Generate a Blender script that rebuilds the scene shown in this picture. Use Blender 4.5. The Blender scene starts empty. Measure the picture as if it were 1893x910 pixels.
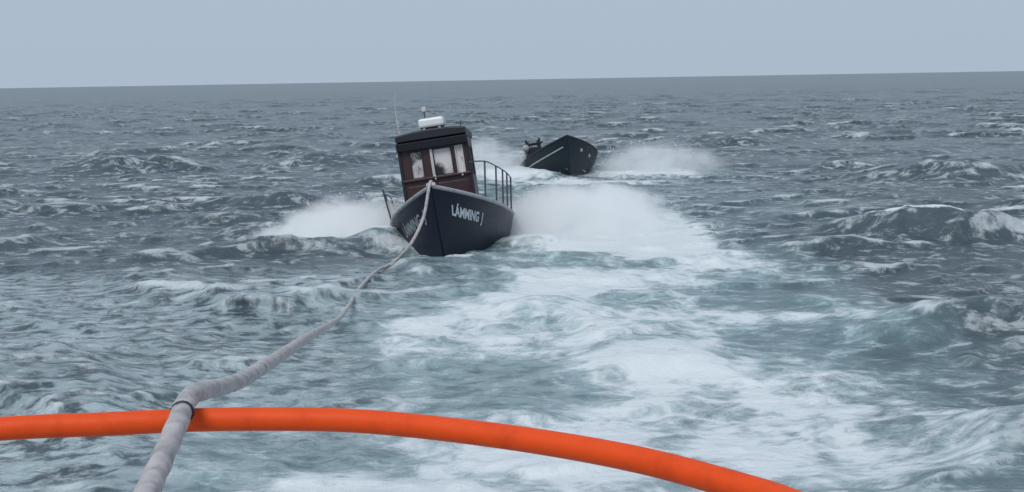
import bpy, bmesh, math, random
import numpy as np
from mathutils import Vector, Matrix, Euler
random.seed(4); rng = np.random.default_rng(11)
R = math.radians
scn = bpy.context.scene
COL = scn.collection

# ------------------------------------------------------------------ camera
cam_d = bpy.data.cameras.new('camera'); cam = bpy.data.objects.new('camera', cam_d); COL.objects.link(cam)
cam_d.sensor_width = 36; cam_d.lens = 43.47; cam_d.clip_start = 0.05; cam_d.clip_end = 60000
cam.location = (0, 0, 4.1)
cam.rotation_mode = 'QUATERNION'
cam.rotation_quaternion = (Matrix.Rotation(R(90 - 7.67), 3, 'X') @ Matrix.Rotation(R(-0.97), 3, 'Z')).to_quaternion()
scn.camera = cam
scn.view_settings.view_transform = 'Standard'; scn.view_settings.look = 'None'
scn.view_settings.exposure = 0; scn.view_settings.gamma = 1
scn.cycles.volume_bounces = 20; scn.cycles.max_bounces = 24; scn.cycles.filter_width = 1.5
scn.cycles.volume_step_rate = 2.0

# ------------------------------------------------------------------ sky: flat grey-blue overcast over a Nishita sky
SUN_EL, SUN_AZ = R(52), R(205)
world = bpy.data.worlds.new('World'); scn.world = world; world.use_nodes = True
nt = world.node_tree; nt.nodes.clear()
sky = nt.nodes.new('ShaderNodeTexSky'); sky.sky_type = 'NISHITA'; sky.sun_disc = False
sky.sun_elevation = SUN_EL; sky.sun_rotation = SUN_AZ; sky.dust_density = 3; sky.air_density = 1.5
cloud = nt.nodes.new('ShaderNodeRGB'); cloud.outputs[0].default_value = (4.25, 5.12, 6.25, 1)
mx = nt.nodes.new('ShaderNodeMix'); mx.data_type = 'RGBA'; mx.inputs[0].default_value = 0.96
bg = nt.nodes.new('ShaderNodeBackground'); bg.inputs[1].default_value = 0.1
wo = nt.nodes.new('ShaderNodeOutputWorld')
nt.links.new(sky.outputs[0], mx.inputs[6]); nt.links.new(cloud.outputs[0], mx.inputs[7])
nt.links.new(mx.outputs[2], bg.inputs[0]); nt.links.new(bg.outputs[0], wo.inputs[0])
sd = bpy.data.lights.new('sun', 'SUN'); sun = bpy.data.objects.new('sun', sd); COL.objects.link(sun)
sd.energy = 1.5; sd.angle = R(25); sd.color = (1, .97, .93)
sdir = Vector((math.sin(SUN_AZ) * math.cos(SUN_EL), math.cos(SUN_AZ) * math.cos(SUN_EL), math.sin(SUN_EL)))
sun.rotation_mode = 'QUATERNION'; sun.rotation_quaternion = sdir.to_track_quat('Z', 'Y')

# ------------------------------------------------------------------ helpers
def tag(o, label=None, cat=None, group=None, kind=None):
    for k, v in (('label', label), ('category', cat), ('group', group), ('kind', kind)):
        if v: o[k] = v
    return o
def empty(name):
    o = bpy.data.objects.new(name, None); COL.objects.link(o); return o
class N:
    """tiny node-graph helper"""
    def __init__(s, name):
        s.m = bpy.data.materials.new(name); s.m.use_nodes = True; s.t = s.m.node_tree; s.t.nodes.clear()
        s.out = s.t.nodes.new('ShaderNodeOutputMaterial')
    def n(s, typ, ins=None, **kw):
        nd = s.t.nodes.new('ShaderNode' + typ)
        for k, v in kw.items(): setattr(nd, k, v)
        for k, v in (ins or {}).items():
            sock = nd.inputs[k]
            if hasattr(v, 'is_output'): s.t.links.new(v, sock)
            else: sock.default_value = v
        return nd
    def math(s, op, a, b=0.0, c=None, clamp=False):
        ins = {0: a, 1: b}
        if c is not None: ins[2] = c
        return s.n('Math', ins, operation=op, use_clamp=clamp).outputs[0]
    def ss(s, v, lo, hi):
        return s.n('MapRange', {0: v, 1: lo, 2: hi}, interpolation_type='SMOOTHSTEP').outputs[0]
    def mix(s, f, a, b):
        return s.n('Mix', {0: f, 6: a, 7: b}, data_type='RGBA').outputs[2]
    def noise(s, vec, scale, detail=5, rough=.55, dist=0.0):
        return s.n('TexNoise', {'Vector': vec, 'Scale': scale, 'Detail': detail, 'Roughness': rough, 'Distortion': dist}).outputs[0]
    def surf(s, sh): s.t.links.new(sh, s.out.inputs[0]); return s.m

def paint(name, col, rough=.45, wear=.12, metal=0.0, scale=6, dirt=None, spec=.5):
    g = N(name); tc = g.n('TexCoord').outputs['Object']
    n1 = g.noise(tc, scale, 6, .6); n2 = g.noise(tc, scale * 7, 4, .6)
    d = dirt or tuple(c * .55 for c in col)
    f = g.math('MULTIPLY', g.ss(n1, .42, .72), wear * 3, clamp=True)
    c = g.mix(f, col + (1,), d + (1,))
    ro = g.math('MULTIPLY_ADD', n1, .35, rough - .17)
    bp = g.n('Bump', {'Strength': .15, 'Distance': .01, 'Height': n2}).outputs[0]
    b = g.n('BsdfPrincipled', {'Base Color': c, 'Roughness': ro, 'Metallic': metal, 'Specular IOR Level': spec, 'Normal': bp})
    return g.surf(b.outputs[0])

class MB:
    def __init__(s): s.v = []; s.f = []
    def grid(s, rows, close=False):
        o = len(s.v); n = len(rows[0])
        for r in rows: s.v += [tuple(p) for p in r]
        for i in range(len(rows) - 1):
            for j in range(n if close else n - 1):
                a = o + i * n + j; b = o + i * n + (j + 1) % n
                s.f.append((a, b, b + n, a + n))
        return o
    def box(s, c, d, rot=None):
        o = len(s.v); R_ = rot or Matrix.Identity(3)
        for x in (-.5, .5):
            for y in (-.5, .5):
                for z in (-.5, .5):
                    s.v.append(tuple(Vector(c) + R_ @ Vector((x * d[0], y * d[1], z * d[2]))))
        for q in ((0, 1, 3, 2), (4, 6, 7, 5), (0, 4, 5, 1), (2, 3, 7, 6), (0, 2, 6, 4), (1, 5, 7, 3)):
            s.f.append(tuple(o + i for i in q))
    def tube(s, pts, r, n=8, prof=None, twist=0.0, caps=True):
        pts = [Vector(p) for p in pts]; rows = []; up = Vector((.13, .21, .97)); acc = 0
        rr = r if isinstance(r, (list, tuple)) else [r] * len(pts)
        px = None
        for i, p in enumerate(pts):
            t = (pts[min(i + 1, len(pts) - 1)] - pts[max(i - 1, 0)]).normalized()
            if px is None: px = (up - t * up.dot(t)).normalized()
            px = (px - t * px.dot(t)).normalized(); py = t.cross(px)
            if i: acc += (pts[i] - pts[i - 1]).length * twist
            row = []
            for k in range(n):
                a = 2 * math.pi * k / n
                q = rr[i] * (prof(a) if prof else 1)
                row.append(p + px * q * math.cos(a + acc) + py * q * math.sin(a + acc))
            rows.append(row)
        o = s.grid(rows, True)
        if caps:
            s.f.append(tuple(o + k for k in reversed(range(n)))); e = o + (len(pts) - 1) * n
            s.f.append(tuple(e + k for k in range(n)))
    def build(s, name, mat, parent=None, smooth=False, bevel=0, flip=False):
        me = bpy.data.meshes.new(name); me.from_pydata(s.v, [], s.f); me.materials.append(mat)
        bm = bmesh.new(); bm.from_mesh(me); bmesh.ops.recalc_face_normals(bm, faces=bm.faces)
        bm.to_mesh(me); bm.free()
        if smooth:
            me.polygons.foreach_set('use_smooth', [True] * len(me.polygons))
            me.set_sharp_from_angle(angle=R(40))
        o = bpy.data.objects.new(name, me); COL.objects.link(o)
        if parent: o.parent = parent
        if bevel:
            b = o.modifiers.new('bevel', 'BEVEL'); b.width = bevel; b.segments = 2; b.limit_method = 'ANGLE'
        return o
def part_box(name, c, d, mat, parent, bevel=.012, rot=None):
    m = MB(); m.box(c, d, rot); return m.build(name, mat, parent, bevel=bevel)
def part_tube(name, pts, r, mat, parent, n=8):
    m = MB(); m.tube(pts, r, n); return m.build(name, mat, parent, smooth=True)
def catmull(P, step):
    P = [Vector(p) for p in P]; out = []
    for i in range(len(P) - 1):
        p0 = P[max(i - 1, 0)]; p1 = P[i]; p2 = P[i + 1]; p3 = P[min(i + 2, len(P) - 1)]
        k = max(2, int((p2 - p1).length / step))
        for j in range(k):
            t = j / k
            out.append(.5 * ((2 * p1) + (p2 - p0) * t + (2 * p0 - 5 * p1 + 4 * p2 - p3) * t * t + (3 * p1 - p0 - 3 * p2 + p3) * t ** 3))
    return out + [P[-1]]

# ------------------------------------------------------------------ the sea
def sstep(x, a, b):
    t = np.clip((x - a) / (b - a), 0, 1); return t * t * (3 - 2 * t)
def vnoise(x, y, seed):
    """cheap smooth value noise"""
    r = np.random.default_rng(seed); T = r.random((256, 256)).astype(np.float32)
    xi = np.floor(x).astype(int); yi = np.floor(y).astype(int); fx = x - xi; fy = y - yi
    fx = fx * fx * (3 - 2 * fx); fy = fy * fy * (3 - 2 * fy)
    g = lambda a, b: T[a & 255, b & 255]
    return (g(xi, yi) * (1 - fx) + g(xi + 1, yi) * fx) * (1 - fy) + (g(xi, yi + 1) * (1 - fx) + g(xi + 1, yi + 1) * fx) * fy
def fbm(x, y, seed, o=4):
    v = 0; a = .5; s = 0
    for i in range(o): v = v + a * vnoise(x * 2 ** i + 17 * i, y * 2 ** i - 9 * i, seed + i); s += a; a *= .55
    return v / s
WAVES = []
for lo, hi, cnt, slope, spread in ((9, 28, 14, .026, 24), (3.0, 9, 36, .095, 40), (1.0, 3.0, 44, .150, 44), (.28, 1.0, 60, .20, 50)):
    for i in range(cnt):
        lam = lo * (hi / lo) ** ((i + rng.random()) / cnt)
        k = 2 * math.pi / lam; th = R(-90 + 12 + rng.normal() * spread)
        WAVES.append((k * math.cos(th), k * math.sin(th), lam, slope * math.sqrt(2 / cnt) / k, rng.random() * 6.283))
RIDGES = [  # x, y, half length, half thickness, height, crest foam
    (10.7, 30.9, 1.8, .5, .80, 1.0), (-3.2, 30.5, .6, .45, .38, 1.0), (.75, 30.4, .8, .45, .34, 1.0), (-8.1, 42.0, 1.3, .6, .55, 0), (-5.0, 29.8, 2.0, .4, .16, .0), (-1.2, 28.3, 1.7, .75, -.38, 0), (.6, 27.6, 1.6, .35, .12, .1),
    (8.4, 20.2, 1.9, .5, .38, .2), (6.4, 19.4, .9, .35, .26, .3), (6.6, 13.7, 1.9, .4, .26, .3), (-1.3, 26.2, 1.0, .35, .12, .0),
    (-9.5, 62, 2.5, 1.2, .7, .1), (-19, 60, 2.5, 1.2, .8, .0), (17, 48, 2.6, 1.1, .7, .3), (13, 75, 3, 1.5, .8, .1)]
def wake_mask(x, y):
    w = (fbm(x * .55, y * .30, 5, 5) - .5) * 1.5
    r = np.interp(y, [2, 12, 14, 16.5, 20, 22, 26, 31, 36, 60], [3.8, 4.5, 5.2, 5.8, 6.0, 6.0, 5.8, 5.8, 6.0, 8])
    l = np.interp(y, [2, 12, 14, 16.5, 20, 22, 26, 31, 36, 60], [-2.6, -3.3, -2.8, -2.2, -2.4, -2.6, -1.6, -1.2, -2.0, -1])
    e = 1.5
    return sstep(x + w * 3.0, l - e, l + e) * (1 - sstep(x + w * 3.0, r - e, r + e)) * (1 - .6 * sstep(y, 31, 40)) * (1 - sstep(y, 40, 70))
def build_sea():
    th = [-32 + i * .0745 for i in range(int(64 / .0745) + 1)]
    th = [R(a) for a in th]
    side = [th[-1] + R(1.0) * i ** 1.15 for i in range(1, 400) if th[-1] + R(1.0) * i ** 1.15 < math.pi - .01]
    th = [-a for a in reversed(side)] + th + side
    rr = [1.0, 2, 3, 4, 5, 6, 7, 8, 9]
    while rr[-1] < 260: rr.append(rr[-1] * 1.0055)
    while rr[-1] < 1500: rr.append(rr[-1] * (1.0055 + .00002 * (rr[-1] - 260)))
    while rr[-1] < 30000: rr.append(rr[-1] * 1.035)
    th = np.array(th, np.float32); rr = np.array(rr, np.float32)
    nr, ncol = len(rr), len(th)
    dr = np.gradient(rr)
    X = (rr[:, None] * np.sin(th)[None]).ravel().astype(np.float32); Y = (rr[:, None] * np.cos(th)[None]).ravel().astype(np.float32)
    DR = np.repeat(dr, ncol).astype(np.float32); RR = np.repeat(rr, ncol)
    wake = wake_mask(X, Y).astype(np.float32)
    gust = (.8 + .4 * fbm(X * .06, Y * .045, 40, 3)).astype(np.float32)
    grp1 = (gust * (.35 + 1.5 * sstep(fbm(X * .28, Y * .20, 44, 3), .32, .72))).astype(np.float32)
    grp2 = (gust * (.35 + 1.4 * sstep(fbm(X * .75, Y * .5, 47, 3), .30, .72))).astype(np.float32)
    grp0 = (.45 + 1.2 * sstep(fbm(X * .10, Y * .075, 52, 3), .30, .72)).astype(np.float32)
    ZB = [np.zeros_like(X) for _ in range(3)]; lost = np.zeros_like(X)
    Z = np.zeros_like(X); DX = np.zeros_like(X); DY = np.zeros_like(X); S = np.zeros_like(X)
    for kx, ky, lam, a, ph in WAVES:
        rmax = rr[np.searchsorted(dr, lam / 2.0)] if lam / 2.0 < dr[-1] else rr[-1]
        n = int(np.searchsorted(rr, rmax)) * ncol
        if n == 0: lost += .5 * a * a * (kx * kx + ky * ky); continue
        att = sstep(lam / DR[:n], 2.0, 4.5); att0 = att
        if lam < 9: att = att * (1 - .35 * wake[:n]) * (grp0 if lam > 3 else grp1 if lam > 1.1 else grp2)[:n]
        p = kx * X[:n] + ky * Y[:n] + ph
        c = np.cos(p) * att; s_ = np.sin(p) * att; k = math.hypot(kx, ky)
        Z[:n] += a * c; S[:n] += a * k * c * (1 if lam > 1 else .35)
        q = .6 * a / k
        if lam < 9: bi = 0 if lam > 3 else 1 if lam > 1 else 2; ZB[bi][:n] += a * c; Z[:n] -= a * c
        lost[:n] += .5 * (a * k) ** 2 * (1 - att0 ** 2); lost[n:] += .5 * (a * k) ** 2
        DX[:n] -= q * kx * s_; DY[:n] -= q * ky * s_
    for zb, sg, lean in zip(ZB, (.085, .030, .012), (1.5, 1.3, .9)):     # narrow crests, broad flat troughs, leaning downwind
        e = sg * (np.exp(np.clip(1.0 * zb / sg, -4, 1.7)) - 1.25) * .62
        Z += e; DY -= lean * np.maximum(e, 0)
    lip = sstep(S, .12, .50)
    crest = sstep(S, .62, 1.0) * (RR < 240)
    for (x0, y0, lx, ly, h, fo) in RIDGES:
        u = (X - x0) / lx; bend = y0 + .18 * lx * u * u + .5 * (fbm(X * .8, Y * .2, 77, 2) - .5)
        v = (Y - bend) / ly
        v = np.where(v < 0, v / .9, v / 1.7)
        g = np.exp(-.5 * (u ** 2) ** 1.15 - .5 * v ** 2)
        g = g * (.85 + .3 * fbm(X * 1.3, Y * .9, 33, 3))
        Z += h * g; DY -= .35 * h * g * ly
        cr = sstep(np.exp(-.5 * ((u - .2) / 1.15) ** 2 - .5 * ((v - .5) / .7) ** 2) + .7 * (fbm(X * 1.7, Y * 1.2, 91, 3) - .5), .25, .75)
        crest = np.maximum(crest, fo * cr)
    wake = wake * (1 - .9 * np.exp(-.5 * ((X + .6) / 1.3) ** 2 - .5 * ((Y - 28.6) / .9) ** 2)).astype(np.float32)
    # churned water round the two hulls and along the bow waves
    def blob(x0, y0, sx, sy, k=1.0):
        return k * np.exp(-.5 * ((X - x0) / sx) ** 2 - .5 * ((Y - y0) / sy) ** 2)
    churn = np.maximum.reduce([blob(-4.4, 31.6, 1.6, .9), blob(2.2, 32.6, 2.3, 1.6), blob(1.4, 36, 3, 3, .5), blob(.0, 54, 2, 1.6, .9), blob(6.0, 54, 2.6, 1.3, .9),
                               blob(3.2, 51, 3.5, 1.0, .7), blob(3.0, 29.5, 1.8, 1.2, .6), blob(-6.8, 32.2, .9, .35, .55), blob(6.8, 42, 2.2, 6, .28), blob(.3, 12.8, 2.0, 1.2, .22), blob(3.0, 14.6, 1.7, 1.6, .26), blob(-2.9, 21.9, .35, .3, .5)])
    scum = sstep(30 - Y + 6 * (fbm(X * .3, Y * .2, 60, 3) - .5), 0, 9) * (1 - sstep(X, 0, 4)) * (.40 + .9 * fbm(X * .5, Y * .35, 63, 3))
    me = bpy.data.meshes.new('sea')
    co = np.stack([X + DX, Y + DY, Z], 1).astype(np.float32)
    idx = np.arange(nr * ncol, dtype=np.int32).reshape(nr, ncol)
    nxt = np.roll(idx, -1, axis=1)
    quads = np.stack([idx[:-1], idx[1:], nxt[1:], nxt[:-1]], -1).reshape(-1, 4)
    me.vertices.add(len(co)); me.vertices.foreach_set('co', co.ravel())
    me.loops.add(quads.size); me.loops.foreach_set('vertex_index', quads.ravel())
    me.polygons.add(len(quads)); me.polygons.foreach_set('loop_start', np.arange(0, quads.size, 4, dtype=np.int32))
    me.polygons.foreach_set('use_smooth', np.ones(len(quads), bool))
    for nm, a in (('wake', wake), ('crest', crest), ('churn', churn), ('scum', scum), ('lip', lip), ('slope_lost', np.sqrt(np.sqrt(2 * lost)) * .5)):
        at = me.attributes.new(nm, 'FLOAT', 'POINT'); at.data.foreach_set('value', a.astype(np.float32))
    me.update(calc_edges=True)
    o = bpy.data.objects.new('sea', me); COL.objects.link(o)
    tag(o, 'choppy grey blue open sea with a pale churned wake', kind='structure')
    # --- material
    g = N('sea_water')
    pos = g.n('NewGeometry').outputs['Position']
    at = lambda n: g.n('Attribute', attribute_name=n).outputs['Fac']
    W, CR, CH, SC = at('wake'), at('crest'), at('churn'), at('scum')
    flat = g.n('Mapping', {'Vector': pos, 'Scale': (1, 1, .3)}).outputs[0]
    stre = g.n('Mapping', {'Vector': pos, 'Scale': (.75, 1.15, .3)}).outputs[0]
    big = g.noise(flat, .33, 4, .55, .6)
    lace = g.noise(flat, 1.5, 10, .70, .9)
    fine = g.noise(stre, 4.5, 6, .65, .8)
    vor = g.n('TexVoronoi', {'Vector': g.n('VectorMath', {0: flat, 1: g.n('VectorMath', {0: g.n('TexNoise', {'Vector': flat, 'Scale': 1.3, 'Detail': 4}).outputs[1], 'Scale': .9}, operation='SCALE').outputs[0]}, operation='ADD').outputs[0], 'Scale': 1.1}, feature='DISTANCE_TO_EDGE').outputs[0]
    veins = g.math('SUBTRACT', 1.0, g.ss(vor, .0, .16))
    # how much foam the surface carries: wake, churn, breaking crests
    lvl = g.math('ADD', g.math('MULTIPLY', W, .30), g.math('MULTIPLY', CH, .55))
    lvl = g.math('ADD', lvl, g.math('MULTIPLY', g.math('SUBTRACT', big, .5), g.math('MULTIPLY', W, 1.25)))
    pat = g.math('ADD', g.math('MULTIPLY', lace, .72), g.math('MULTIPLY', fine, .28))
    pat = g.math('ADD', pat, g.math('MULTIPLY', veins, g.math('MULTIPLY', W, .07)))
    foam_glint = g.ss(g.math('ADD', pat, lvl), .70, .95)
    foam_glint = g.math('MAXIMUM', foam_glint, g.ss(g.math('ADD', pat, g.math('MULTIPLY', CR, .55)), .78, .98))
    aer = g.math('MULTIPLY', g.math('MAXIMUM', W, g.math('MULTIPLY', CH, .9)), g.math('MULTIPLY_ADD', g.ss(g.math('ADD', big, g.math('MULTIPLY', lace, .35)), .38, .85), .5, .42), clamp=True)
    foam_glint = g.math('MAXIMUM', foam_glint, g.math('MULTIPLY', g.ss(g.math('ADD', pat, g.math('ADD', g.math('MULTIPLY', at('lip'), .26), g.math('MULTIPLY', g.math('SUBTRACT', big, .5), .35))), .56, .78), .72))
    glints = g.noise(g.n('Mapping', {'Vector': pos, 'Scale': (.9, 1.7, .3)}).outputs[0], 1.9, 9, .70, .35)
    glints = g.math('ADD', glints, g.math('ADD', g.math('MULTIPLY', at('lip'), .10), g.math('MULTIPLY', g.math('SUBTRACT', big, .5), .22)))
    foam_glint = g.math('MAXIMUM', foam_glint, g.math('MULTIPLY', g.ss(glints, .50, .64), .52))  # pale streaks painted in place of sky glints, merged with the foam
    aer = g.math('MULTIPLY', aer, g.math('MULTIPLY_ADD', g.ss(glints, .40, .58), .55, .45))
    scm = g.math('MULTIPLY', g.math('SUBTRACT', 1.0, aer), g.math('MULTIPLY', SC, g.ss(g.noise(g.n('Mapping', {'Vector': pos, 'Scale': (.85, 1.5, .3)}).outputs[0], 2.6, 8, .66, .3), .40, .58)))
    deep = g.mix(g.noise(flat, .12, 3), (.045, .070, .086, 1), (.070, .104, .122, 1))
    body = g.mix(aer, deep, (.42, .62, .65, 1))
    body = g.mix(scm, body, (.43, .53, .55, 1))
    col = g.mix(foam_glint, body, (.74, .79, .81, 1))
    rough = g.math('MAXIMUM', g.math('MULTIPLY_ADD', foam_glint, .65, .06), at('slope_lost'))
    h = g.math('ADD', g.math('MULTIPLY', g.noise(stre, 2.6, 7, .62, .4), .12), g.math('MULTIPLY', g.noise(stre, 9, 5, .6, .3), .032))
    h = g.math('ADD', h, g.math('MULTIPLY', foam_glint, .02))
    bp = g.n('Bump', {'Strength': .8, 'Distance': 1.0, 'Height': h}).outputs[0]
    b = g.n('BsdfPrincipled', {'Base Color': col, 'Roughness': rough, 'IOR': 1.42, 'Normal': bp})
    me.materials.append(g.surf(b.outputs[0]))
    return o
build_sea()

# ------------------------------------------------------------------ boat materials
NAVY = paint('navy_paint', (.006, .012, .028), .42, .08, dirt=(.014, .022, .036), spec=.25)
NAVY2 = paint('dark_navy_trim', (.008, .010, .018), .5, .1)
TEAL = paint('dark_blue_green_paint', (.008, .019, .027), .45, .10, dirt=(.02, .03, .036), spec=.3)
WOOD = paint('varnished_red_brown_wood', (.046, .017, .020), .42, .25, scale=4, dirt=(.018, .010, .014))
CAP = paint('weathered_grey_capping', (.40, .40, .41), .6, .2)
DECKM = paint('deck_paint', (.10, .12, .13), .7, .2)
WHITE = paint('white_gelcoat', (.80, .81, .82), .35, .05)
OFFW = paint('off_white_trim', (.58, .56, .55), .5, .12)
STEEL = paint('dull_steel', (.10, .12, .14), .45, .15, metal=.6)
BLACK = paint('black_plastic', (.012, .014, .018), .45, .1)
LETTER = paint('white_lettering_paint', (.62, .65, .68), .55, .12, scale=14, dirt=(.35, .38, .42))
GREYLET = paint('grey_lettering_paint', (.34, .38, .39), .6, .2, scale=14)  # greyer copy of the lettering paint, for the starboard bow
def glass(name, glare_amt, lo, hi, bare_at=None):
    g = N(name); tc = g.n('TexCoord').outputs['Object']
    f = g.math('MULTIPLY', g.ss(g.noise(tc, 3.0, 5, .6, .8), lo, hi), glare_amt, clamp=True)
    if bare_at:  # pale coat left out round this corner
        d_ = g.n('VectorMath', {0: g.n('VectorMath', {0: tc, 1: bare_at}, operation='SUBTRACT').outputs[0]}, operation='LENGTH').outputs['Value']
        f = g.math('MULTIPLY', g.math('MAXIMUM', f, .55), g.ss(g.math('ADD', d_, g.math('MULTIPLY', g.noise(tc, 5, 4, .6), .25)), .32, .52))
    gl = g.n('BsdfPrincipled', {'Base Color': (.75, .8, .8, 1), 'Roughness': .04, 'IOR': 1.5, 'Transmission Weight': 1.0}).outputs[0]
    tr = g.n('BsdfTransparent', {'Color': (.8, .84, .84, 1)}).outputs[0]
    gs = g.n('BsdfGlossy', {'Roughness': .05}).outputs[0]
    fr = g.n('Fresnel', {'IOR': 1.5}).outputs[0]
    clear = g.n('MixShader', {0: fr, 1: tr, 2: gs}).outputs[0]
    glare = g.n('BsdfPrincipled', {'Base Color': (.72, .69, .69, 1), 'Roughness': .5}).outputs[0]  # pale diffuse coat painted on to give the panes their bright reflection
    return g.surf(g.n('MixShader', {0: f, 1: clear, 2: glare}).outputs[0])
GLARE = glass('painted_glare_glass', .95, .18, .42, (.20, .52, 1.98))
HALF = glass('half_painted_glare_glass', .8, .42, .62)
CLEAR = glass('wet_glass', .6, .5, .75)

# ------------------------------------------------------------------ hulls
class Hull:
    def __init__(s, L, B, zmid, zbow, zstern, rake, keel=-.55, full=2.7, flare=.45):
        s.L, s.B, s.zm, s.zb, s.zs, s.rake, s.k, s.full, s.flare = L, B, zmid, zbow, zstern, rake, keel, full, flare
    def zg(s, t):
        return s.zm + (s.zb - s.zm) * max(0, (t - .3) / .7) ** 2.0 + (s.zs - s.zm) * max(0, (.3 - t) / .3) ** 2
    def pt(s, t, v, side, off=0.0):
        """t 0 transom..1 stem, v 0 keel..1 gunwale, side +1 starboard"""
        if off:
            e = 1e-3
            p = Vector(s.pt(t, v, side)); a = Vector(s.pt(min(1, t + e), v, side)) - Vector(s.pt(t - e, v, side)); b = Vector(s.pt(t, v + e, side)) - Vector(s.pt(t, v - e, side))
            n = a.cross(b).normalized()
            if n.x * side < 0: n = -n
            return p + n * off
        plan = 1 - max(0, (t - .42) / .58) ** s.full if t > .42 else 1 - .16 * ((.42 - t) / .42) ** 2
        bg = s.B / 2 * max(plan, 0)
        fl = .28 + s.flare * max(0, (t - .35) / .65) ** 1.4
        zk = s.k + (0 if t < .78 else ((t - .78) / .22) ** 2.2 * .45)
        z = zk + (s.zg(t) - zk) * v
        x = bg * (max(v, 0) ** fl) + .03 * max(0, 1 - t)
        y = -s.L / 2 + s.L * t + s.rake * (v - .55) * max(0, (t - .6) / .4) ** 2
        return (side * (x + .025), y, z)
    def build(s, root, mat, capmat, v_rub=None):
        m = MB(); TS = [i / 44 for i in range(45)]; VS = [j / 16 for j in range(17)]
        for sd_ in (1, -1): m.grid([[s.pt(t, v, sd_) for v in VS] for t in TS])
        m.grid([[s.pt(0, v, 1), s.pt(0, v, -1)] for v in VS])                         # transom
        m.grid([[s.pt(1, v, 1), s.pt(1, v, -1)] for v in VS])                         # stem face
        m.grid([[s.pt(t, 0, 1), s.pt(t, 0, -1)] for t in TS])                         # keel face
        inner = lambda t, v, sd_: (lambda p: (p[0] - sd_ * min(.05, abs(p[0])), p[1] - .04 * (t > .97), p[2]))(s.pt(t, v, sd_))
        for sd_ in (1, -1): m.grid([[inner(t, v, sd_) for v in (.72, .86, .995)] for t in TS])   # inside of the bulwark
        hull = m.build('hull', mat, root, smooth=True)
        m = MB(); m.grid([[(sg * abs(s.pt(t, .76, 1)[0]) * .985, s.pt(t, .76, 1)[1], s.pt(t, .76, 1)[2]) for sg in (-1, -.5, 0, .5, 1)] for t in TS[:-1]])
        m.build('deck', DECKM, root)
        for sd_ in (1, -1):
            m = MB()
            m.tube([Vector(s.pt(t, 1, sd_)) + Vector((-.01 * sd_, 0, .012)) for t in TS], .048, 8); m.build('gunwale_cap', capmat, root, smooth=True)
            if v_rub and sd_ > 0:
                m = MB(); m.tube([s.pt(t, v_rub, sd_, .012) for t in TS[2:-1]], .032, 6); m.build('rub_rail', CAP, root, smooth=True)
        m = MB(); m.tube([Vector(s.pt(0, 1, 1)) + Vector((0, 0, .012)), Vector(s.pt(0, 1, -1)) + Vector((0, 0, .012))], .045, 8); m.build('transom_cap', capmat, root, smooth=True)
        m = MB(); m.tube([Vector((0, s.pt(1, v, 1)[1] - .008, s.pt(1, v, 1)[2])) for v in VS], .04, 8); m.build('stem_post', mat, root, smooth=True)
        return hull
def lettering(hull_obj, H, text, t0, t1, v0, v1, side, mat, name='name_lettering'):
    """letters wrapped on the bow, read left to right as seen from outside"""
    cu = bpy.data.curves.new('name_lettering', 'FONT'); cu.body = text; cu.resolution_u = 3; cu.offset = .035
    to = bpy.data.objects.new('tmp_text', cu); COL.objects.link(to)
    dg = bpy.context.evaluated_depsgraph_get(); me = bpy.data.meshes.new_from_object(to.evaluated_get(dg))
    bpy.data.objects.remove(to); bpy.data.curves.remove(cu)
    bm = bmesh.new(); bm.from_mesh(me)
    bmesh.ops.subdivide_edges(bm, edges=[e for e in bm.edges if e.calc_length() > .2], cuts=2)
    bmesh.ops.triangulate(bm, faces=bm.faces)
    xs = [v.co.x for v in bm.verts]; ys = [v.co.y for v in bm.verts]; x0, x1, y0, y1 = min(xs), max(xs), min(ys), max(ys)
    for v in bm.verts:
        a = (v.co.x - x0) / (x1 - x0); b = (v.co.y - y0) / (y1 - y0)
        v.co = H.pt(t0 + (t1 - t0) * a, v0 + (v1 - v0) * b, side, .010)
    bm.to_mesh(me); bm.free(); me.materials.clear(); me.materials.append(mat)
    o = bpy.data.objects.new(name, me); COL.objects.link(o); o.parent = hull_obj
    return o
def pose(root, loc, head, heel, pitch):
    root.rotation_mode = 'QUATERNION'; root.location = loc
    root.rotation_quaternion = (Matrix.Rotation(R(head), 3, 'Z') @ Matrix.Rotation(R(heel), 3, 'Y') @ Matrix.Rotation(R(pitch), 3, 'X')).to_quaternion()

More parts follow.
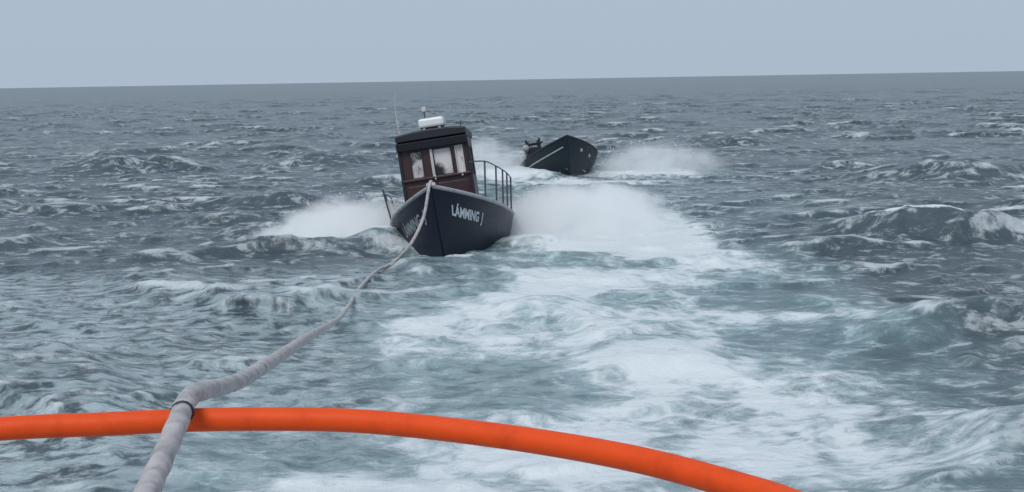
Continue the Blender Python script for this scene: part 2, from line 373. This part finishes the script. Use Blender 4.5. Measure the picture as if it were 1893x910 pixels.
# ------------------------------------------------------------------ the towed fishing boat
def fishing_boat():
    root = empty('fishing_boat')
    tag(root, 'navy fishing boat with red-brown wheelhouse, towed bow first through white spray', 'boat')
    H = Hull(7.6, 3.0, .74, 1.58, .80, .60, keel=-.85)
    hull = H.build(root, NAVY, CAP)
    lettering(hull, H, 'LÁMMING  J', .945, .80, .69, .87, -1, LETTER)
    lettering(hull, H, 'LÁMMING  J', .77, .95, .66, .86, 1, GREYLET)
    # wheelhouse
    W, yf, yb, z0, z1 = 1.72, .55, -1.5, .42, 2.92
    hw = W / 2; zt = 2.66                                            # window sill and head
    cx = .17
    def X(fr): return cx + hw - W * fr                                          # fraction across the front seen from ahead
    wall = MB(); T = .06
    wall.box((cx, yf - T / 2, (z0 + 1.90) / 2), (W, T, 1.90 - z0))             # front below the sill beam
    cuts = [(0, .14), (.33, .445), (.765, .815), (.935, 1)]
    for a, b in cuts: wall.box(((X(a) + X(b)) / 2, yf - T / 2, (1.96 + zt) / 2), (abs(X(a) - X(b)), T, zt - 1.96))
    wall.box((cx, yf - T / 2, (zt + z1) / 2), (W, T, z1 - zt))
    wall.build('front_wall', WOOD, root)
    part_box('sill_beam', (cx, yf + .012, 1.93), (W + .02, T + .07, .06), WOOD, root)
    for a, b in ((.14, .33), (.485, .765), (.815, .935)):
        x0, x1 = X(a), X(b); w_ = abs(x0 - x1)
        win = MB(); win.box(((x0 + x1) / 2, yf - .035, (1.96 + zt) / 2), (w_ - .004, .008, zt - 1.964))
        wo_ = win.build('window', GLARE if a > .4 else HALF, root)
        fr = MB()
        for xx in (x0, x1): fr.box((xx + (.012 if xx == min(x0, x1) else -.012), yf + .006, (1.96 + zt) / 2), (.022, .03, zt - 1.964))
        for zz in (1.974, zt - .014): fr.box(((x0 + x1) / 2, yf + .004, zz), (w_ - .05, .028, .022))
        fr.build('frame', OFFW if a > .8 else NAVY2, wo_)
    part_box('mullion', ((X(.445) + X(.485)) / 2, yf - .01, (1.96 + zt) / 2), (W * .04, .10, zt - 1.962), OFFW, root, rot=None)
    for a, b in ((.06, .46), (.50, .94)):                                      # two raised panels under the windows
        part_box('panel', ((X(a) + X(b)) / 2, yf + .012, 1.36), (W * (b - a), .025, .84), WOOD, root)
    part_box('centre_strip', (X(.48), yf + .02, 1.35), (.05, .04, 1.08), WOOD, root)
    for fr_ in (.48, .88): part_box('bracket', (X(fr_), yf + .062, 1.93), (.05, .03, .11), OFFW, root)
    for sd_ in (1, -1):                                                        # side walls with one window each
        m = MB(); x = cx + sd_ * (hw - T / 2); ya, yb2 = yf - T, yb
        m.box((x, (ya + yb2) / 2, (z0 + 1.92) / 2), (T, ya - yb2, 1.92 - z0)); m.box((x, (ya + yb2) / 2, (zt + z1) / 2), (T, ya - yb2, z1 - zt))
        for c, d in ((ya - .14, .28), (-.55, .12), (yb2 + .12, .24)): m.box((x, c, (1.92 + zt) / 2), (T, d, zt - 1.92))
        m.build('side_wall', NAVY2 if sd_ > 0 else WOOD, root)
        for c0, c1 in ((ya - .28, -.49), (-.61, yb2 + .24)):
            m = MB(); m.box((x, (c0 + c1) / 2, (1.92 + zt) / 2), (.008, abs(c0 - c1) - .004, zt - 1.924)); m.build('window', CLEAR, root)
        m = MB(); m.box((cx + sd_ * (hw + .004), yf - .02, (z0 + z1) / 2), (.085, .10, z1 - z0 - .006)); m.build('corner_post', NAVY2, root, bevel=.015)
    m = MB(); x0, x1 = cx - hw + T, cx + hw - T
    m.box((x0 + .20, yb + T / 2, (z0 + z1) / 2), (.40, T, z1 - z0)); m.box((x1 - .16, yb + T / 2, (z0 + z1) / 2), (.32, T, z1 - z0)); m.box(((x0 + .4 + x1 - .32) / 2, yb + T / 2, (2.75 + z1) / 2), (x1 - x0 - .72, T, z1 - 2.75))
    m.build('rear_wall', WOOD, root)
    # roof: crowned slab with deep dark fascia
    rows = []
    for i in range(9):
        u = -1 + i / 4
        crown = .07 * (1 - u * u)
        rows.append([(cx + u * (hw + .035), y, z1 + .002 + dz + (crown if dz > .05 else 0)) for y, dz in ((yf + .20, -.0), (yf + .20, .15), (yf + .05, .18), (yb - .1, .18), (yb - .2, .15), (yb - .2, 0))])
    m = MB(); o = m.grid(rows, True); m.f.append(tuple(range(6))); m.f.append(tuple(reversed(range(48, 54))))
    m.build('roof', NAVY2, root, bevel=.02)
    part_box('visor', (cx, yf + .10, zt + .14), (W + .10, .14, .20), NAVY2, root, rot=Matrix.Rotation(R(-12), 3, 'X'))
    m = MB(); m.box((cx - .04, yf - .35, z1 + .42), (.66, .50, .24)); rb = m.build('roof_box', WHITE, root, bevel=.06)
    m = MB(); m.box((cx - .04, yf - .35, z1 + .295), (.56, .42, .02)); m.build('seam', BLACK, rb)
    for dx in (-.2, .2): part_box('cradle', (cx - .04 + dx, yf - .35, z1 + .262), (.07, .46, .05), OFFW, root)
    part_tube('mast', [(cx + .16, yf - .8, z1 + .2), (cx + .16, yf - .8, z1 + .78)], .016, STEEL, root)
    part_box('mast_light', (cx + .16, yf - .8, z1 + .84), (.11, .10, .13), OFFW, root)
    an = catmull([(cx + .82, yf - .5, z1 + .1), (cx + .86, yf - .5, z1 + .55), (cx + .84, yf - .48, z1 + 1.05), (cx + .80, yf - .46, z1 + 1.35)], .1)
    part_tube('whip_antenna', an, [.014 - .008 * i / len(an) for i in range(len(an))], OFFW, root, 6)
    part_tube('roof_antenna', [(cx - .75, yf - .2, z1 + .18), (cx - .80, yf - .2, z1 + .36)], .012, BLACK, root, 6)
    # inside: helm seat and console
    part_box('helm_seat', (cx + .10, -.55, 2.02), (.46, .16, .74), BLACK, root, .06, Matrix.Rotation(R(8), 3, 'X'))
    part_box('console', (cx, yf - .30, 1.66), (W - .2, .40, .45), NAVY2, root, .03)
    # rails on the bulwarks, flared outward
    for sd_, ts in ((-1, (.79, .71, .64, .57, .44)), (1, (.62, .50, .36))):
        tops = []
        for t in ts:
            p = Vector(H.pt(t, 1, sd_)) + Vector((-.02 * sd_, 0, .03)); q = p + Vector((sd_ * .11, 0, .88)); tops.append(q)
            part_tube('stanchion', [p, q], .022, STEEL, root)
        a0 = tops[0] + Vector((-sd_ * .35, .35, .02))
        part_tube('top_rail', catmull(([a0] if sd_ < 0 else []) + tops, .15), .016, OFFW if sd_ > 0 else STEEL, root)
    p = Vector(H.pt(.57, 1, 1)); part_tube('boathook', [p + Vector((-.1, 0, .02)), p + Vector((.03, .02, .66))], .022, OFFW, root)
    part_box('rail_brace', (cx + hw + .22, .1, 1.55), (.5, .03, .035), OFFW, root)
    # bow fittings
    yb_ = H.pt(1, 1, 1)[1]
    part_tube('samson_post', [(0, yb_ - .42, 1.0), (0, yb_ - .42, 1.52)], .06, OFFW, root)
    part_tube('samson_bar', [(-.16, yb_ - .42, 1.44), (.16, yb_ - .42, 1.44)], .03, OFFW, root)
    part_box('bow_chock', (0, yb_ - .03, H.zb + .05), (.20, .16, .08), OFFW, root, .02)
    pose(root, (-1.42, 31.6, -.26), 178.5, 7.8, 6.3)
    return root, H
boat1, H1 = fishing_boat()

# ------------------------------------------------------------------ the open boat behind
def open_boat():
    root = empty('open_boat')
    tag(root, 'dark open boat without cabin, riding bow high in spray behind', 'boat')
    H = Hull(6.6, 3.4, .58, 1.46, .66, .40, keel=-.8, full=2.8, flare=.24)
    hull = H.build(root, TEAL, NAVY2, .80)
    for t, v in ((.90, .80), (.80, .76)):
        p = H.pt(t, v, -1, .02); m = MB()
        m.tube([H.pt(t, v, -1, .0), p], .075, 12); m.build('hawse_ring', OFFW, hull, smooth=True)
    y_ = H.pt(1, 1, 1)[1]
    part_tube('bow_post', [(0, y_ - .5, .8), (0, y_ - .5, 1.25)], .06, BLACK, root)
    p = Vector(H.pt(.58, 1, -1)); part_tube('bollard', [p + Vector((.06, 0, -.1)), p + Vector((.05, 0, .22))], .05, BLACK, root)
    for y0 in (.6, -.5, -1.5): part_box('thwart', (0, y0, .55), (2.5, .28, .05), DECKM, root)
    # outboard engine and gear frame at the stern
    cowl = MB(); rows = []
    for z, sx, sy in ((0, .17, .26), (.12, .22, .32), (.34, .22, .32), (.46, .17, .26), (.50, .08, .14)):
        rows.append([(.35 + sx * math.cos(a), -3.45 + sy * math.sin(a), .95 + z) for a in [k * math.pi / 6 for k in range(12)]])
    cowl.grid(rows, True); o = len(cowl.v) - 12; cowl.f.append(tuple(o + k for k in range(12)))
    cowl.build('engine_cowl', BLACK, root, smooth=True)
    part_box('engine_leg', (.35, -3.52, .30), (.16, .22, 1.3), BLACK, root, .03)
    for x, y0, h in ((.50, -2.2, 1.45), (1.05, -2.2, 1.3), (.50, -2.9, 1.4), (1.05, -2.9, 1.45)):
        part_tube('frame_post', [(x, y0, .5), (x, y0, .5 + h)], .05, BLACK, root)
    for y0 in (-2.2, -2.9): part_tube('frame_bar', [(.35, y0, 1.72), (1.25, y0, 1.68)], .045, BLACK, root)
    part_box('gear_box', (.8, -2.55, 1.0), (.75, .75, 1.1), NAVY2, root, .05)
    m = MB(); bmq = bmesh.new(); bmesh.ops.create_icosphere(bmq, subdivisions=3, radius=.17)
    for v in bmq.verts: m.v.append((1.2 + v.co.x, -2.1 + v.co.y, 1.52 + v.co.z))
    m.f = [tuple(v.index for v in f.verts) for f in bmq.faces]; bmq.free()
    m.build('fender_ball', CAP, root, smooth=True)
    pose(root, (2.27, 56.0, -.22), 186, 6.0, 7.5)
    return root, H
boat2, H2 = open_boat()

# ------------------------------------------------------------------ orange stern rail and the tow rope
g = N('orange_plastic_tube'); tc = g.n('TexCoord').outputs['Object']
n1 = g.noise(tc, 9, 6, .65); n2 = g.noise(g.n('Mapping', {'Vector': tc, 'Scale': (3, 14, 14)}).outputs[0], 6, 5, .6)
c = g.mix(g.ss(n1, .45, .75), (.87, .082, .006, 1), (.74, .064, .006, 1))
c = g.mix(g.math('MULTIPLY', g.ss(n2, .62, .74), .35), c, (.85, .24, .12, 1))
ORANGE = g.surf(g.n('BsdfPrincipled', {'Base Color': c, 'Roughness': g.math('MULTIPLY_ADD', n1, .3, .42), 'Specular IOR Level': .3, 'Normal': g.n('Bump', {'Strength': .12, 'Distance': .004, 'Height': n2}).outputs[0]}).outputs[0])
rail_pts = [(-2.75, 2.6, 2.96), (-2.55, 3.45, 2.96), (-2.15, 3.92, 2.96), (-1.739, 4.059, 2.96), (-1.386, 4.097, 2.96), (-1.117, 4.128, 2.96), (-0.838, 4.124, 2.96), (-0.555, 4.086, 2.96), (-0.273, 3.984, 2.96), (0.078, 3.803, 2.96), (0.388, 3.584, 2.96), (0.651, 3.309, 2.96), (0.745, 3.181, 2.96), (0.833, 3.023, 2.96), (0.909, 2.746, 2.96), (1.12, 2.0, 2.96)]
m = MB(); m.tube(catmull(rail_pts, .03), .0405, 24)
tag(m.build('stern_rail', ORANGE, None, smooth=True), 'thick bright orange tube rail curving across the bottom of the view', 'rail')

g = N('worn_white_rope'); tc = g.n('TexCoord').outputs['Object']
n1 = g.noise(tc, 14, 6, .7); n2 = g.noise(tc, 90, 3, .6)
c = g.mix(g.ss(n1, .35, .7), (.55, .52, .52, 1), (.33, .31, .31, 1))
ROPE = g.surf(g.n('BsdfPrincipled', {'Base Color': c, 'Roughness': .9, 'Normal': g.n('Bump', {'Strength': .5, 'Distance': .004, 'Height': n2}).outputs[0]}).outputs[0])
bpy.context.view_layer.update()
chock = boat1.matrix_world @ Vector((0, H1.pt(1, 1, 1)[1] + .02, H1.zb + .11))
post = boat1.matrix_world @ Vector((0, H1.pt(1, 1, 1)[1] - .42, 1.40))
rope_pts = [(-.88, 2.4, 3.03), (-.946, 2.8, 3.024), (-.99, 3.15, 3.007), (-1.048, 3.55, 3.0), (-1.086, 3.88, 3.025), (-1.112, 4.1, 3.04), (-1.121, 4.32, 3.012), (-1.128, 4.7, 2.936), (-1.185, 5.4, 2.808), (-1.349, 7.2, 2.521), (-1.645, 10, 2.053),
            (-2.187, 14.5, 1.24), (-2.71, 19, .46), (-2.86, 21.2, .24), (-2.98, 23.6, .13), (-2.86, 25.6, .16),
            (-2.62, 26.9, .16), (chock.x - .42, chock.y - .8, .55), (chock.x - .15, chock.y - .35, 1.10), (chock.x, chock.y - .02, chock.z), post]
m = MB(); m.tube(catmull(rope_pts, .035), .036, 18, prof=lambda a: .90 + .10 * abs(math.cos(1.5 * a)), twist=11.0)
rope = m.build('tow_rope', ROPE, None, smooth=True)
tag(rope, 'thick pale tow rope over the orange rail, dipping underwater, up to the bow', 'rope')
m = MB()   # dark cord lashed round the rope where it crosses the rail
d0 = (Vector((-1.112, 4.1, 3.04)) - Vector((-1.048, 3.55, 3.0))).normalized(); u0 = d0.cross(Vector((0, 0, 1))).normalized(); w0 = u0.cross(d0)
m.tube([Vector((-1.096, 3.97, 3.031)) + d0 * (.018 * (i / 40 - .5)) + u0 * .0365 * math.cos(i * .47) + w0 * .0365 * math.sin(i * .47) for i in range(41)], .0035, 6)
m.build('lashing', BLACK, rope, smooth=True)

# ------------------------------------------------------------------ spray
def spray(label, loc, rad, dens, seed, rotz=0, skew=0):
    bm = bmesh.new(); bmesh.ops.create_icosphere(bm, subdivisions=4, radius=1.0)
    me = bpy.data.meshes.new('spray'); bm.to_mesh(me); bm.free()
    g = N('spray_mist'); tc = g.n('TexCoord').outputs['Object']
    off = g.n('VectorMath', {0: tc, 1: (seed * 3.1, seed * 1.7, seed)}, operation='ADD').outputs[0]
    nz = g.n('TexNoise', {'Vector': off, 'Scale': 2.2, 'Detail': 6, 'Roughness': .68})
    wv = g.n('VectorMath', {0: g.n('VectorMath', {0: nz.outputs[1], 1: (.5, .5, .5)}, operation='SUBTRACT').outputs[0], 'Scale': .8}, operation='SCALE').outputs[0]
    p = g.n('VectorMath', {0: tc, 1: wv}, operation='ADD').outputs[0]
    r = g.n('VectorMath', {0: p}, operation='LENGTH').outputs['Value']
    sh = g.math('SUBTRACT', 1.0, g.ss(r, .55, .92))
    nf = g.ss(g.noise(g.n('Mapping', {'Vector': off, 'Scale': (1.3, 1, .6)}).outputs[0], 4.5, 7, .7), .36, .62)
    d = g.math('MULTIPLY', sh, g.math('MULTIPLY_ADD', nf, .88, .12))
    d = g.math('MULTIPLY', d, dens)
    pv = g.n('VolumePrincipled', {'Color': (.99, .995, .995, 1), 'Density': d, 'Anisotropy': 0.0})
    g.t.links.new(pv.outputs[0], g.out.inputs['Volume'])
    me.materials.append(g.m)
    o = bpy.data.objects.new('spray', me); COL.objects.link(o)
    o.location = loc; o.scale = rad; o.rotation_euler.z = R(rotz)
    tag(o, label, kind='stuff', group='spray thrown up by the boats')
    return o
spray('white spray thrown up left of the fishing boat bow', (-4.15, 31.9, -.1), (2.5, 1.3, 1.45), 11, 1, -8)
spray('low white spray fanning left ahead of the fishing boat plume', (-5.7, 31.5, -.1), (1.5, .8, .75), 8, 7, -10)
spray('wide white spray right of the fishing boat hull', (2.0, 33.2, -.1), (3.1, 1.9, 1.75), 6.5, 2, 5)
spray('thin spray left of the open boat', (-1.3, 55.2, .0), (2.5, 1.6, 1.8), 2.4, 3)
spray('thin spray right of the open boat', (6.6, 55.0, -.1), (3.8, 1.6, 1.65), 1.9, 4)

def droplets(cx, cy, sx, sy, h, n, size, label):
    """fine thrown drops round the crest of a plume, one mesh"""
    v = []; f = []
    for i in range(n):
        a = rng.random() * math.pi; u = math.cos(a) * (1 + .12 * rng.normal()); w = math.sin(a) * (1 + .10 * abs(rng.normal())) * (.85 + .3 * rng.random())
        p = np.array((cx + sx * u, cy + sy * rng.normal() * .45, max(.05, h * w)))
        r = size * (.35 + rng.random() ** 3)
        o = len(v); q = rng.normal(size=(4, 3)); q /= np.linalg.norm(q, axis=1)[:, None]
        v += [tuple(p + r * k) for k in q]; f += [(o, o + 1, o + 2), (o, o + 2, o + 3), (o, o + 3, o + 1), (o + 1, o + 3, o + 2)]
    me = bpy.data.meshes.new('spray_drops'); me.from_pydata(v, [], f); me.materials.append(DROP)
    o = bpy.data.objects.new('spray_drops', me); COL.objects.link(o); tag(o, label, kind='stuff', group='spray thrown up by the boats')
DROP = paint('white_water_drops', (.74, .79, .82), .35, .02)
droplets(-4.2, 31.5, 2.0, .9, 1.05, 900, .022, 'flying drops over the spray left of the fishing boat')
droplets(1.9, 32.8, 2.5, 1.4, 1.25, 900, .022, 'flying drops over the spray right of the fishing boat')
droplets(6.2, 54.6, 2.5, 1.2, 1.25, 500, .032, 'flying drops over the spray right of the open boat')
